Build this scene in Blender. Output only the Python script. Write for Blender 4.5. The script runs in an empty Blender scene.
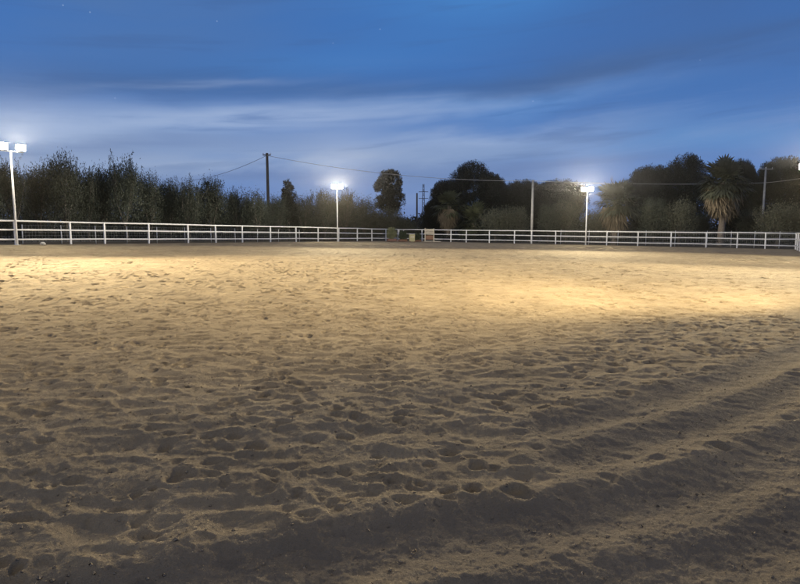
import bpy, math, random
import numpy as np
from mathutils import Vector, Matrix

rng = np.random.default_rng(7)
random.seed(7)
scene = bpy.context.scene
COL = scene.collection
R = math.radians

# ------------------------------------------------------------------ camera
EYE = 1.5
F = 580.0                      # focal length in pixels of an 800-wide frame
PITCH = math.atan((292 - 229) / F)
cam_d = bpy.data.cameras.new('camera')
cam = bpy.data.objects.new('camera', cam_d)
COL.objects.link(cam)
cam.location = (0, 0, EYE)
cam.rotation_euler = (math.pi / 2 - PITCH, 0, 0)
cam_d.sensor_width = 36
cam_d.lens = F / 800 * 36
cam_d.clip_start = 0.05
cam_d.clip_end = 3000
scene.camera = cam

def ray(px, py):
    X = (px - 400) / F
    U = (292 - py) / F
    c, s = math.cos(PITCH), math.sin(PITCH)
    return np.array([X, c + U * s, -s + U * c])

def at(px, py, d):
    r = ray(px, py)
    return np.array([0, 0, EYE]) + r * (d / r[1])

# ------------------------------------------------------------------ the lie of the land
FC = np.array([-0.1, 66.6])            # far corner of the arena
UL = np.array([0.518, 0.855])          # along the left side, towards the far corner
VF = np.array([0.855, -0.518])         # along the far side, to the right
def to_st(x, y):
    dx, dy = x - FC[0], y - FC[1]
    return dx * VF[0] + dy * VF[1], -(dx * UL[0] + dy * UL[1])
def zg(x, y):
    s, t = to_st(x, y)
    s = np.clip(s, -12, 48); t = np.clip(t, -12, 62)
    return 0.1 + 0.012 * t - 0.008 * s - 0.000257 * s * t
def left_pt(t, o=0.0):                 # t from the left floodlight, o metres outside
    p = np.array([-21.1, 32.0]) + UL * t - VF * o
    return p
def far_pt(s, o=0.0):
    return FC + VF * s + UL * o
def right_pt(t, o=0.0):
    return FC + VF * 37.6 - UL * t + VF * o
def on_left(px, o=0.0):                # the point of the left line seen at column px
    k = (px - 400) / F
    p = left_pt(0, o)
    t = (k * p[1] - p[0]) / (UL[0] - k * UL[1])
    return p + UL * t
def on_far(px, o=0.0):
    k = (px - 400) / F
    p = far_pt(0, o)
    s = (k * p[1] - p[0]) / (VF[0] - k * VF[1])
    return p + VF * s

# ------------------------------------------------------------------ noise
_perm = np.random.default_rng(3).permutation(512)
_perm = np.concatenate([_perm, _perm]).astype(np.int64)
_ga = np.random.default_rng(4).uniform(0, 2 * np.pi, 512)
_gx, _gy = np.cos(_ga).astype(np.float32), np.sin(_ga).astype(np.float32)
def pn(x, y):
    xi = np.floor(x).astype(np.int64); yi = np.floor(y).astype(np.int64)
    xf = (x - xi).astype(np.float32); yf = (y - yi).astype(np.float32)
    u = xf * xf * xf * (xf * (xf * 6 - 15) + 10); v = yf * yf * yf * (yf * (yf * 6 - 15) + 10)
    def g(ix, iy, fx, fy):
        h = _perm[(_perm[ix & 511] + iy) & 511]
        return _gx[h] * fx + _gy[h] * fy
    a = g(xi, yi, xf, yf); b = g(xi + 1, yi, xf - 1, yf)
    c = g(xi, yi + 1, xf, yf - 1); d = g(xi + 1, yi + 1, xf - 1, yf - 1)
    return (a + u * (b - a)) + v * ((c + u * (d - c)) - (a + u * (b - a)))
def fbm(x, y, o=4, g=0.5):
    r = 0; a = 1.0
    for i in range(o):
        r = r + a * pn(x + 17.3 * i, y - 9.1 * i); x = x * 2.03; y = y * 2.03; a *= g
    return r

# ------------------------------------------------------------------ helpers
def link(name, mesh, mat=None, parent=None):
    o = bpy.data.objects.new(name, mesh); COL.objects.link(o)
    if mat is not None and not mesh.materials: mesh.materials.append(mat)
    if parent is not None: o.parent = parent
    return o
def tag(o, label=None, cat=None, group=None, kind=None):
    if label: o['label'] = label
    if cat: o['category'] = cat
    if group: o['group'] = group
    if kind: o['kind'] = kind
    return o
def empty(name, loc=(0, 0, 0), rz=0):
    o = bpy.data.objects.new(name, None); COL.objects.link(o)
    o.location = loc; o.rotation_euler = (0, 0, rz); o.empty_display_size = 0.2
    return o

def np_mesh(name, V, Q, smooth=False):
    """quads (or tris) mesh from numpy arrays"""
    V = np.asarray(V, np.float32).reshape(-1, 3); Q = np.asarray(Q, np.int32)
    n = Q.shape[1]
    m = bpy.data.meshes.new(name)
    m.vertices.add(len(V)); m.vertices.foreach_set('co', V.ravel())
    m.loops.add(Q.size); m.loops.foreach_set('vertex_index', Q.ravel())
    m.polygons.add(len(Q))
    m.polygons.foreach_set('loop_start', np.arange(0, Q.size, n, dtype=np.int32))
    m.polygons.foreach_set('loop_total', np.full(len(Q), n, np.int32))
    if smooth: m.polygons.foreach_set('use_smooth', np.ones(len(Q), bool))
    m.update(calc_edges=True)
    return m

class MB:
    """collects verts and faces of one mesh"""
    def __init__(s): s.v = []; s.f = []
    def add(s, v, f):
        n = len(s.v); s.v += [tuple(p) for p in v]; s.f += [tuple(n + i for i in q) for q in f]
    def box(s, c, size, M=None, bev=0.0):
        x, y, z = [a / 2 for a in size]
        b = min(bev, x * .9, y * .9, z * .9)
        if b <= 0:
            P = [(i * x, j * y, k * z) for k in (-1, 1) for j in (-1, 1) for i in (-1, 1)]
            Fc = [(0, 2, 3, 1), (4, 5, 7, 6), (0, 1, 5, 4), (2, 6, 7, 3), (0, 4, 6, 2), (1, 3, 7, 5)]
        else:                       # chamfered along the vertical edges and the rims
            ring = [(x - b, -y), (x, -y + b), (x, y - b), (x - b, y), (-x + b, y), (-x, y - b), (-x, -y + b), (-x + b, -y)]
            P = []
            for zz, k in ((-z, b), (-z + b, 0), (z - b, 0), (z, b)):
                for (px, py) in ring: P.append((px - math.copysign(k, px) if k else px, py - math.copysign(k, py) if k else py, zz))
            Fc = [tuple(reversed(range(8))), tuple(range(24, 32))]
            for l in range(3):
                for i in range(8):
                    j = (i + 1) % 8
                    Fc.append((l * 8 + i, l * 8 + j, l * 8 + 8 + j, l * 8 + 8 + i))
        out = []
        for p in P:
            q = Vector(p)
            if M is not None: q = M @ q
            out.append((q.x + c[0], q.y + c[1], q.z + c[2]))
        s.add(out, Fc)
    def tube(s, pts, rad, n=8, caps=True):
        pts = [Vector(p) for p in pts]
        if not hasattr(rad, '__len__'): rad = [rad] * len(pts)
        V = []
        up = Vector((0.013, 0.021, 1))
        for i, p in enumerate(pts):
            d = (pts[min(i + 1, len(pts) - 1)] - pts[max(i - 1, 0)]).normalized()
            a = d.cross(up if abs(d.z) < 0.98 else Vector((1, 0.02, 0))).normalized()
            b = d.cross(a)
            for k in range(n):
                t = 2 * math.pi * k / n
                V.append(p + (a * math.cos(t) + b * math.sin(t)) * rad[i])
        Fc = []
        for i in range(len(pts) - 1):
            for k in range(n):
                j = (k + 1) % n
                Fc.append((i * n + k, i * n + n + k, i * n + n + j, i * n + j))
        if caps:
            Fc.append(tuple(range(n))); Fc.append(tuple(reversed(range((len(pts) - 1) * n, len(pts) * n))))
        s.add(V, Fc)
    def mesh(s, name, smooth=False):
        m = bpy.data.meshes.new(name); m.from_pydata(s.v, [], s.f); m.update()
        if smooth:
            for p in m.polygons: p.use_smooth = True
        return m
    def build(s, name, mat, parent=None, smooth=False):
        return link(name, s.mesh(name, smooth), mat, parent)

# ------------------------------------------------------------------ materials
def mat_new(name):
    m = bpy.data.materials.new(name); m.use_nodes = True
    nt = m.node_tree
    return m, nt, nt.nodes['Principled BSDF']
def N(nt, t, **kw):
    n = nt.nodes.new(t)
    for k, v in kw.items(): setattr(n, k, v)
    return n
def L(nt, a, b): nt.links.new(a, b)

def simple_mat(name, c1, c2, scale=6.0, rough=0.7, bump=0.0, metal=0.0, stretch=None, rnd=0.0):
    m, nt, b = mat_new(name)
    tc = N(nt, 'ShaderNodeTexCoord')
    mp = N(nt, 'ShaderNodeMapping')
    if stretch: mp.inputs['Scale'].default_value = stretch
    L(nt, tc.outputs['Object'], mp.inputs['Vector'])
    no = N(nt, 'ShaderNodeTexNoise'); no.inputs['Scale'].default_value = scale
    no.inputs['Detail'].default_value = 5; no.inputs['Roughness'].default_value = .65
    L(nt, mp.outputs['Vector'], no.inputs['Vector'])
    cr = N(nt, 'ShaderNodeValToRGB')
    cr.color_ramp.elements[0].position = .32; cr.color_ramp.elements[1].position = .68
    cr.color_ramp.elements[0].color = (*c1, 1); cr.color_ramp.elements[1].color = (*c2, 1)
    L(nt, no.outputs['Fac'], cr.inputs['Fac'])
    out = cr.outputs['Color']
    if rnd:
        oi = N(nt, 'ShaderNodeObjectInfo')
        mr = N(nt, 'ShaderNodeMapRange'); mr.inputs['To Min'].default_value = 1 - rnd; mr.inputs['To Max'].default_value = 1 + rnd
        L(nt, oi.outputs['Random'], mr.inputs['Value'])
        mx = N(nt, 'ShaderNodeVectorMath', operation='SCALE')
        L(nt, out, mx.inputs[0]); L(nt, mr.outputs['Result'], mx.inputs['Scale'])
        out = mx.outputs['Vector']
    L(nt, out, b.inputs['Base Color'])
    b.inputs['Roughness'].default_value = rough; b.inputs['Metallic'].default_value = metal
    if bump:
        bp = N(nt, 'ShaderNodeBump'); bp.inputs['Strength'].default_value = 1; bp.inputs['Distance'].default_value = bump
        L(nt, no.outputs['Fac'], bp.inputs['Height']); L(nt, bp.outputs['Normal'], b.inputs['Normal'])
    return m

def leaf_mat(name, c1, c2, rough=.6, trans=.25, rnd=.2, scale=1.6):
    m = simple_mat(name, c1, c2, scale, rough, rnd=rnd)
    nt = m.node_tree; b = nt.nodes['Principled BSDF']
    src = b.inputs['Base Color'].links[0].from_socket
    tr = N(nt, 'ShaderNodeBsdfTranslucent'); L(nt, src, tr.inputs['Color'])
    mx = N(nt, 'ShaderNodeMixShader'); mx.inputs['Fac'].default_value = trans
    L(nt, b.outputs['BSDF'], mx.inputs[1]); L(nt, tr.outputs['BSDF'], mx.inputs[2])
    L(nt, mx.outputs['Shader'], nt.nodes['Material Output'].inputs['Surface'])
    b.inputs['Specular IOR Level'].default_value = .25
    return m

M_white = simple_mat('white_paint', (.74, .73, .71), (.86, .85, .83), 3, .45)
M_galv = simple_mat('galvanised_steel', (.45, .46, .47), (.62, .62, .62), 8, .4, metal=.3)
M_dark = simple_mat('dark_housing', (.03, .03, .032), (.05, .05, .05), 10, .5)
M_wood_pole = simple_mat('old_pole_wood', (.05, .04, .032), (.10, .085, .07), 3, .85, stretch=(4, 4, .3))
M_conc_pole = simple_mat('grey_pole_concrete', (.30, .29, .27), (.42, .41, .39), 5, .8)
M_cable = simple_mat('pale_cable', (.50, .49, .47), (.6, .59, .57), 5, .5)
M_dcable = simple_mat('dark_cable', (.05, .05, .06), (.07, .07, .08), 5, .6)
M_bark = simple_mat('olive_bark', (.07, .06, .05), (.15, .13, .11), 8, .9, stretch=(2, 2, .5))
M_pbark = simple_mat('palm_bark', (.13, .105, .08), (.24, .20, .16), 9, .9, stretch=(1, 1, 3))
M_olive = leaf_mat('olive_leaves', (.034, .042, .030), (.086, .096, .070))
M_pine = leaf_mat('pine_needles', (.010, .014, .011), (.022, .030, .020), trans=.08)
M_cyp = leaf_mat('conifer_scales', (.007, .010, .008), (.015, .020, .014), trans=.08)
M_palm = leaf_mat('palm_fronds', (.055, .064, .036), (.115, .125, .07), rough=.5)
M_palm_grey = leaf_mat('grey_palm_fronds', (.068, .075, .050), (.138, .146, .098), rough=.5)
M_dead = leaf_mat('dry_palm_fronds', (.13, .105, .07), (.26, .21, .145), rough=.85)
M_olive_pale = leaf_mat('pale_olive_leaves', (.062, .066, .046), (.125, .128, .092))
M_far = leaf_mat('far_foliage', (.018, .022, .018), (.040, .046, .034))
M_shoot = simple_mat('pale_shoots', (.12, .105, .08), (.20, .18, .14), 5, .8)

# lens: gives off light
def emit_mat(name, col, st):
    m, nt, b = mat_new(name)
    b.inputs['Base Color'].default_value = (.6, .6, .6, 1)
    b.inputs['Emission Color'].default_value = (*col, 1)
    b.inputs['Emission Strength'].default_value = st
    return m
M_lens = emit_mat('lit_lens', (1.0, .91, .66), 450)
M_lens_dim = emit_mat('dimmed_lens', (1.0, .91, .66), 8)  # same lens with its glow turned down to spare the foreground

# ------------------------------------------------------------------ world
SUN_EL, SUN_ROT = R(-3.0), R(-75)
world = bpy.data.worlds.new('World'); scene.world = world; world.use_nodes = True
def build_world():
    nt = world.node_tree
    for n in list(nt.nodes): nt.nodes.remove(n)
    out = N(nt, 'ShaderNodeOutputWorld'); bg = N(nt, 'ShaderNodeBackground')
    L(nt, bg.outputs['Background'], out.inputs['Surface'])
    tc = N(nt, 'ShaderNodeTexCoord')
    D = tc.outputs['Generated']
    sep = N(nt, 'ShaderNodeSeparateXYZ'); L(nt, D, sep.inputs[0])
    X, Y, Z = sep.outputs
    def m(op, a, b=None, c=None, clamp=False):
        n = N(nt, 'ShaderNodeMath', operation=op); n.use_clamp = clamp
        for i, v in enumerate((a, b, c)):
            if v is None: continue
            if isinstance(v, (int, float)): n.inputs[i].default_value = v
            else: L(nt, v, n.inputs[i])
        return n.outputs[0]
    def mr(v, a, b, c=0., d=1., smooth=True):
        n = N(nt, 'ShaderNodeMapRange'); n.interpolation_type = 'SMOOTHSTEP' if smooth else 'LINEAR'
        L(nt, v, n.inputs['Value'])
        for k, q in zip(('From Min', 'From Max', 'To Min', 'To Max'), (a, b, c, d)): n.inputs[k].default_value = q
        return n.outputs['Result']
    def mix(f, a, b):
        n = N(nt, 'ShaderNodeMix', data_type='RGBA')
        if isinstance(f, (int, float)): n.inputs[0].default_value = f
        else: L(nt, f, n.inputs[0])
        for i, v in ((6, a), (7, b)):
            if isinstance(v, tuple): n.inputs[i].default_value = (*v, 1)
            else: L(nt, v, n.inputs[i])
        return n.outputs[2]
    # twilight base: the physical sky for a sun just under the horizon ...
    sky = N(nt, 'ShaderNodeTexSky'); sky.sky_type = 'NISHITA'; sky.sun_disc = False
    sky.sun_elevation = SUN_EL; sky.sun_rotation = SUN_ROT; sky.ozone_density = 4
    sk = N(nt, 'ShaderNodeVectorMath', operation='SCALE'); L(nt, sky.outputs[0], sk.inputs[0]); sk.inputs['Scale'].default_value = 0.10
    # ... plus the blue of the upper air by elevation
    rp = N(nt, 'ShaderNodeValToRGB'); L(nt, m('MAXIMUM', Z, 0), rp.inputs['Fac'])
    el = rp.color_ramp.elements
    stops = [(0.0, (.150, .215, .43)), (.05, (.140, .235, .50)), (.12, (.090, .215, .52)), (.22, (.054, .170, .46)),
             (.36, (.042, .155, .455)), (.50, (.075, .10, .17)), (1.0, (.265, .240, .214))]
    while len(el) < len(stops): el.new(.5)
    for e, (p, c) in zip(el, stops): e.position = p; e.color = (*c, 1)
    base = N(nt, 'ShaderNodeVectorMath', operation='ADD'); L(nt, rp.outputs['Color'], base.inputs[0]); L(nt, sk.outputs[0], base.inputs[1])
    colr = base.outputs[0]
    az = m('ARCTAN2', X, Y)
    elv = m('ARCSINE', Z)
    cmb = N(nt, 'ShaderNodeCombineXYZ'); L(nt, az, cmb.inputs[0]); L(nt, m('ADD', elv, m('MULTIPLY', az, -.07)), cmb.inputs[1])
    def cloud_noise(sx, sy, loc, det=5, ro=.5, dist=.4):
        mp = N(nt, 'ShaderNodeMapping'); L(nt, cmb.outputs[0], mp.inputs[0])
        mp.inputs['Scale'].default_value = (sx, sy, 1); mp.inputs['Location'].default_value = (*loc, 0)
        n = N(nt, 'ShaderNodeTexNoise'); L(nt, mp.outputs[0], n.inputs[0])
        n.inputs['Scale'].default_value = 1.0; n.inputs['Detail'].default_value = det; n.inputs['Roughness'].default_value = ro; n.inputs['Distortion'].default_value = dist
        return n.outputs['Fac']
    nA = cloud_noise(2.6, 11, (3.1, 1.7)); nB = cloud_noise(3.2, 34, (-1.3, 4.2), 6, .55); nC = cloud_noise(1.7, 7, (7.7, -2.2), 3, .45)
    warp = m('MULTIPLY', m('SUBTRACT', nA, .5), .085)
    elw = m('ADD', elv, warp)
    def bank(px, py, wa, we, tilt):
        a0, e0 = math.atan((px - 400) / F), (229 - py) / F
        da = m('MULTIPLY', m('SUBTRACT', az, a0), 1 / wa)
        de = m('MULTIPLY', m('SUBTRACT', m('SUBTRACT', elw, e0), m('MULTIPLY', m('SUBTRACT', az, a0), tilt)), 1 / we)
        q = m('ADD', m('MULTIPLY', da, da), m('MULTIPLY', de, de))
        return m('POWER', 2.718, m('MULTIPLY', q, -1))
    PALE, ROSE, DARK, CLEAR, DUSK = (.350, .455, .670), (.335, .420, .590), (.062, .125, .285), (.068, .240, .590), (.115, .185, .390)
    for (px, py, wa, we, tilt, c, k, nz) in (
            (120, 40, .40, .10, .05, (.085, .180, .400), .75, nC),
            (700, 60, .45, .12, .04, (.058, .150, .400), .75, nC),
            (210, 168, .62, .050, .01, (.300, .385, .530), .85, nC),
            (480, 14, .20, .060, .10, CLEAR, .8, nC), (470, 112, .26, .022, .05, CLEAR, .6, nA), (330, 70, .2, .02, .1, CLEAR, .3, nA),
            (150, 104, .34, .034, .06, DARK, .6, nA), (610, 84, .34, .022, .09, DARK, .75, nA), (760, 40, .25, .05, .05, DARK, .45, nA), (330, 100, .25, .018, .08, DARK, .35, nB),
            (270, 130, .40, .022, .09, PALE, .95, nB), (60, 146, .28, .040, .02, PALE, .9, nA), (480, 143, .20, .014, .05, PALE, .65, nB), (200, 98, .14, .008, .10, PALE, .4, nB),
            (300, 162, .42, .022, .03, ROSE, 1., nA), (700, 150, .25, .03, .03, (.10, .26, .56), .6, nB),
            (230, 181, .45, .010, .02, DUSK, .5, nB), (110, 160, .2, .010, .03, DUSK, .5, nB), (520, 172, .3, .012, .02, DUSK, .5, nB)):
        f = m('MULTIPLY', m('MULTIPLY', bank(px, py, wa, we, tilt), mr(nz, .30, .62, .35, 1.)), k, clamp=True)
        colr = mix(f, colr, c)
    # thin streaks running through all of it
    colr = mix(m('MULTIPLY', mr(nB, .52, .72), m('MULTIPLY', mr(Z, .30, .12), .28)), colr, (.22, .33, .58))
    colr = mix(m('MULTIPLY', mr(nB, .48, .30), m('MULTIPLY', mr(Z, .04, .12), .28)), colr, (.055, .120, .300))
    # a few first stars
    acc = None
    for (px, py, w) in ((63, 5, 1.), (90, 12, 1.), (217, 21, .8), (333, 43, .5), (380, 29, .8), (115, 98, .8), (533, 101, 1.), (700, 60, .4)):
        d = Vector(ray(px, py)).normalized()
        n = N(nt, 'ShaderNodeVectorMath', operation='DISTANCE'); L(nt, D, n.inputs[0]); n.inputs[1].default_value = d
        a = mr(n.outputs['Value'], .0014, .0004, 0, w)
        acc = a if acc is None else m('ADD', acc, a)
    colr = mix(m('MULTIPLY', acc, .28), colr, (.6, .75, 1.0))
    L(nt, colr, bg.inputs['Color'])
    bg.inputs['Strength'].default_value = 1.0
build_world()

sd = bpy.data.lights.new('sun', 'SUN'); sd.energy = 0.30; sd.angle = R(90); sd.color = (1, .90, .78)
so = bpy.data.objects.new('sun', sd); COL.objects.link(so); so.rotation_euler = (R(52), 0, R(-30))

# ------------------------------------------------------------------ the sand
def inside(x, y, m=0.0):
    s, t = to_st(x, y)
    return (s > -m) & (t > -m) & (s < 37.6 + m)

def unproj_path(pts):
    out = []
    for (px, py) in pts:
        r = ray(px, py); k = EYE / -r[2]
        out.append((r[0] * k, r[1] * k))
    return np.array(out)
def smooth_path(P, n=160):
    t = np.linspace(0, 1, len(P)); tt = np.linspace(0, 1, n)
    def cat(v):
        o = np.empty(n)
        for i, q in enumerate(tt):
            f = q * (len(P) - 1); k = min(int(f), len(P) - 2); f -= k
            p0, p1, p2, p3 = v[max(k - 1, 0)], v[k], v[k + 1], v[min(k + 2, len(P) - 1)]
            o[i] = .5 * (2 * p1 + (p2 - p0) * f + (2 * p0 - 5 * p1 + 4 * p2 - p3) * f * f + (3 * p1 - p0 - 3 * p2 + p3) * f ** 3)
        return o
    return np.stack([cat(P[:, 0]), cat(P[:, 1])], 1)
RUTS = [  # path in the photograph's ground, half width, depth
    (smooth_path(unproj_path([(40, 640), (240, 590), (400, 551), (550, 530), (700, 492), (800, 447), (900, 400), (1000, 360)])), .19, .015),
    (smooth_path(unproj_path([(300, 690), (470, 625), (640, 580), (800, 530), (960, 470), (1100, 420)])), .17, .011),
    (smooth_path(unproj_path([(575, 464), (645, 441), (725, 416), (800, 385), (900, 342), (1000, 312)])), .17, .016),
    (smooth_path(unproj_path([(560, 432), (640, 410), (720, 385), (800, 352), (900, 318), (1000, 297)])), .18, .011),
]
def path_dist(x, y, P):
    """signed-less distance to a polyline, only evaluated near its box"""
    d = np.full(x.shape, 9.0, np.float32)
    lo, hi = P.min(0) - 1.0, P.max(0) + 1.0
    idx = np.nonzero((x > lo[0]) & (x < hi[0]) & (y > lo[1]) & (y < hi[1]))[0]
    if len(idx) == 0: return d
    xs, ys = x[idx], y[idx]
    best = np.full(len(idx), 9.0, np.float32)
    for a, b in zip(P[:-1:2], P[2::2]):
        ab = b - a; l2 = ab @ ab + 1e-9
        t = np.clip(((xs - a[0]) * ab[0] + (ys - a[1]) * ab[1]) / l2, 0, 1)
        q = np.hypot(xs - a[0] - t * ab[0], ys - a[1] - t * ab[1])
        np.minimum(best, q, out=best)
    d[idx] = best
    return d

# hoofprint stamps, later ones tread over earlier ones
def make_stamps():
    S = []
    # walking lines of horses: left/right prints along gently curving tracks, plus random treading
    r = np.random.default_rng(11)
    for _ in range(380):
        p = np.array([r.uniform(-45, 38), r.uniform(-3, 64)]); a = r.uniform(0, 2 * np.pi) if r.random() < .5 else r.normal(.1, .35) + (np.pi if r.random() < .5 else 0)
        n = int(r.uniform(15, 60)); c = r.normal(0, .04)
        for i in range(n):
            a += c + r.normal(0, .03)
            p = p + np.array([np.cos(a), np.sin(a)]) * r.uniform(.38, .6)
            side = .11 * (1 if i % 2 else -1) + r.normal(0, .03)
            S.append((p[0] - np.sin(a) * side, p[1] + np.cos(a) * side, a + r.normal(0, .2), r.uniform(.050, .080), r.uniform(.35, 1.)))
    for _ in range(12000):
        S.append((r.uniform(-45, 38), r.uniform(-2, 64), r.uniform(0, 6.283), r.uniform(.04, .092), r.uniform(0, 1.)))
    for _ in range(3600):   # the trodden ground by the camera
        S.append((r.uniform(-7, 7), r.uniform(-.5, 11), r.uniform(0, 6.283), r.uniform(.026, .062), r.uniform(.2, 1.)))
    r.shuffle(S)
    return S
STAMPS = make_stamps()

def raster(x0, x1, y0, y1, res):
    nx, ny = int((x1 - x0) / res) + 1, int((y1 - y0) / res) + 1
    H = np.zeros((ny, nx), np.float32)
    for (cx, cy, a, rad, fr) in STAMPS:
        ext = rad * 2.3
        if cx < x0 - ext or cx > x1 + ext or cy < y0 - ext or cy > y1 + ext: continue
        rr = max(rad, res * .9)
        i0, i1 = max(int((cx - ext - x0) / res), 0), min(int((cx + ext - x0) / res) + 2, nx)
        j0, j1 = max(int((cy - ext - y0) / res), 0), min(int((cy + ext - y0) / res) + 2, ny)
        if i1 <= i0 or j1 <= j0: continue
        X = x0 + np.arange(i0, i1) * res - cx; Y = (y0 + np.arange(j0, j1) * res - cy)[:, None]
        ca, sa = math.cos(a), math.sin(a)
        U = (X * ca + Y * sa) / (rr * 1.2); W = (-X * sa + Y * ca) / rr
        rho = np.sqrt(U * U + W * W)
        dep = rad * (.14 + .60 * fr * fr)
        pit = -dep * np.clip(1.12 - rho ** 2.6, 0, 1) * (1 + .35 * np.clip(U, -1, 1))
        rim = dep * (.26 - .20 * np.clip(U, -1.3, 1.3)) * np.exp(-((rho - 1.32) / .32) ** 2)
        w = np.clip((1.5 - rho) / .6, 0, 1) * (.35 + .55 * fr)
        H[j0:j1, i0:i1] = H[j0:j1, i0:i1] * (1 - w) + (pit + rim)
    H = np.where(H > 0, .014 * np.tanh(H / .014), H)
    return np.where(H < -.02, -.02 + .05 * np.tanh((H + .02) / .05), H)
def sample(H, x0, y0, res, x, y):
    fx = np.clip((x - x0) / res, 0, H.shape[1] - 1.001); fy = np.clip((y - y0) / res, 0, H.shape[0] - 1.001)
    i, j = fx.astype(np.int64), fy.astype(np.int64); fx = (fx - i).astype(np.float32); fy = (fy - j).astype(np.float32)
    a, b, c, d = H[j, i], H[j, i + 1], H[j + 1, i], H[j + 1, i + 1]
    return (a + fx * (b - a)) + fy * ((c + fx * (d - c)) - (a + fx * (b - a)))

def sand_height(x, y):
    dist = np.hypot(x, y)
    z = zg(x, y).astype(np.float32)
    wx = (x + .060 * pn(x * 4.3, y * 4.3) + .024 * pn(x * 13, y * 13) + .010 * pn(x * 34, y * 34)).astype(np.float32)
    wy = (y + .060 * pn(x * 4.3 + 50, y * 4.3) + .024 * pn(x * 13 + 50, y * 13) + .010 * pn(x * 34 + 50, y * 34)).astype(np.float32)
    hs = np.zeros_like(z)
    n, m, f = dist < 9.5, (dist >= 8) & (dist < 26), dist >= 23
    A = np.zeros_like(z); B = np.zeros_like(z); C = np.zeros_like(z)
    A[n] = sample(RA, -9.6, -2.2, .008, wx[n], wy[n])
    B[m] = sample(RB, -27, 4, .025, wx[m], wy[m])
    C[f] = sample(RC, -46, -3, .06, wx[f], wy[f])
    k1 = np.clip((dist - 8) / 1.5, 0, 1); k2 = np.clip((dist - 23) / 3, 0, 1)
    hs = A * (1 - k1) + B * k1 * (1 - k2) + C * k2
    # trodden more in some places than others
    calm = np.clip(.98 + .75 * fbm(x * .35, y * .35, 3), .4, 1.25)
    # broad heaps and wind-blurred crests
    und = .020 * fbm(x * .95 + 3, y * 1.3, 3) + .010 * (1 - np.abs(pn(x * 1.7, y * 2.6 + 9)) * 2.2)
    rdg = 1 - np.abs(pn(x * 3.1 + .6 * pn(x * 2, y * 2), y * 4.3 + 4)) * 2.4
    und += .014 * np.clip(rdg, -1, 1)
    fine = .0062 * fbm(x * 11, y * 11, 4, .6) + .0018 * fbm(x * 36, y * 36, 3, .6) + .0022 * np.clip(fbm(x * 60, y * 60, 2) - .08, 0, 1) * 3
    rut = np.zeros_like(z); smoothk = np.zeros_like(z); berm = np.zeros_like(z)
    wob = .04 * pn(x * 1.2, y * 1.2) + .014 * pn(x * 6, y * 6)
    for (P, w, dep) in RUTS:
        d = path_dist(x.astype(np.float32), y.astype(np.float32), P)
        d = np.clip(d + wob, 0, 9)
        k = np.clip(1 - (d / (w * 1.25)) ** 2.4, 0, 1)
        rut = np.minimum(rut, -dep * k)
        smoothk = np.maximum(smoothk, np.clip(1 - (d / (w * 2.1)) ** 3, 0, 1))
        b = np.exp(-((d - w * 1.75) / (w * .55)) ** 2) * dep * (.75 + .35 * pn(x * 1.6 + 7, y * 1.6))
        berm = np.maximum(berm, b)
    # bottom right: the ground driven flat by a wheel
    h = (.64 + .9 * np.clip((np.hypot(x, y) - 7) / 9, 0, 1)) * hs * calm * (1 - .88 * smoothk) + und * (1 - .6 * smoothk) + fine * (1 + .0 * smoothk) + rut + berm
    # smoother beside the fence
    s, t = to_st(x, y)
    ed = np.minimum(np.minimum(s, t), 37.6 - s)
    h = h * np.clip(.3 + ed / 4.0, .3, 1)
    h = h + .05 * np.exp(-((ed - .0) / .45) ** 2)
    return z + h, smoothk, ed

RA = raster(-9.6, 9.6, -2.2, 9.6, .008)
RB = raster(-27, 27, 4, 27, .025)
RC = raster(-46, 38, -3, 68, .06)

def build_sand():
    ys = list(np.arange(-2.0, .9, .025)) + [.9]
    while ys[-1] < 68: ys.append(ys[-1] + max(.0036 * ys[-1], .0055))
    ys = np.array(ys); nc = 1640
    us = np.linspace(-1, 1, nc)
    us = np.sign(us) * (np.abs(us) ** 1.12)
    half = 1.06 * np.maximum(ys, 0) + 2.6
    X = (us[None, :] * half[:, None]); Y = np.repeat(ys[:, None], nc, 1)
    sh = X.shape
    x, y = X.ravel(), Y.ravel()
    z, sm, ed = sand_height(x, y)
    V = np.stack([x, y, z], 1)
    idx = np.arange(sh[0] * sh[1]).reshape(sh)
    Q = np.stack([idx[:-1, :-1], idx[:-1, 1:], idx[1:, 1:], idx[1:, :-1]], -1).reshape(-1, 4)
    ok = (ed > -.45)
    Q = Q[ok[Q].all(1)]
    used = np.zeros(len(V), bool); used[Q.ravel()] = True
    remap = np.cumsum(used) - 1
    V = V[used]; sm = sm[used]; ed = ed[used]; Q = remap[Q]
    m = np_mesh('sand', V, Q, True)
    a = m.attributes.new('packed', 'FLOAT', 'POINT'); a.data.foreach_set('value', sm.astype(np.float32))
    a = m.attributes.new('edge', 'FLOAT', 'POINT'); a.data.foreach_set('value', ed.astype(np.float32))
    return m

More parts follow.
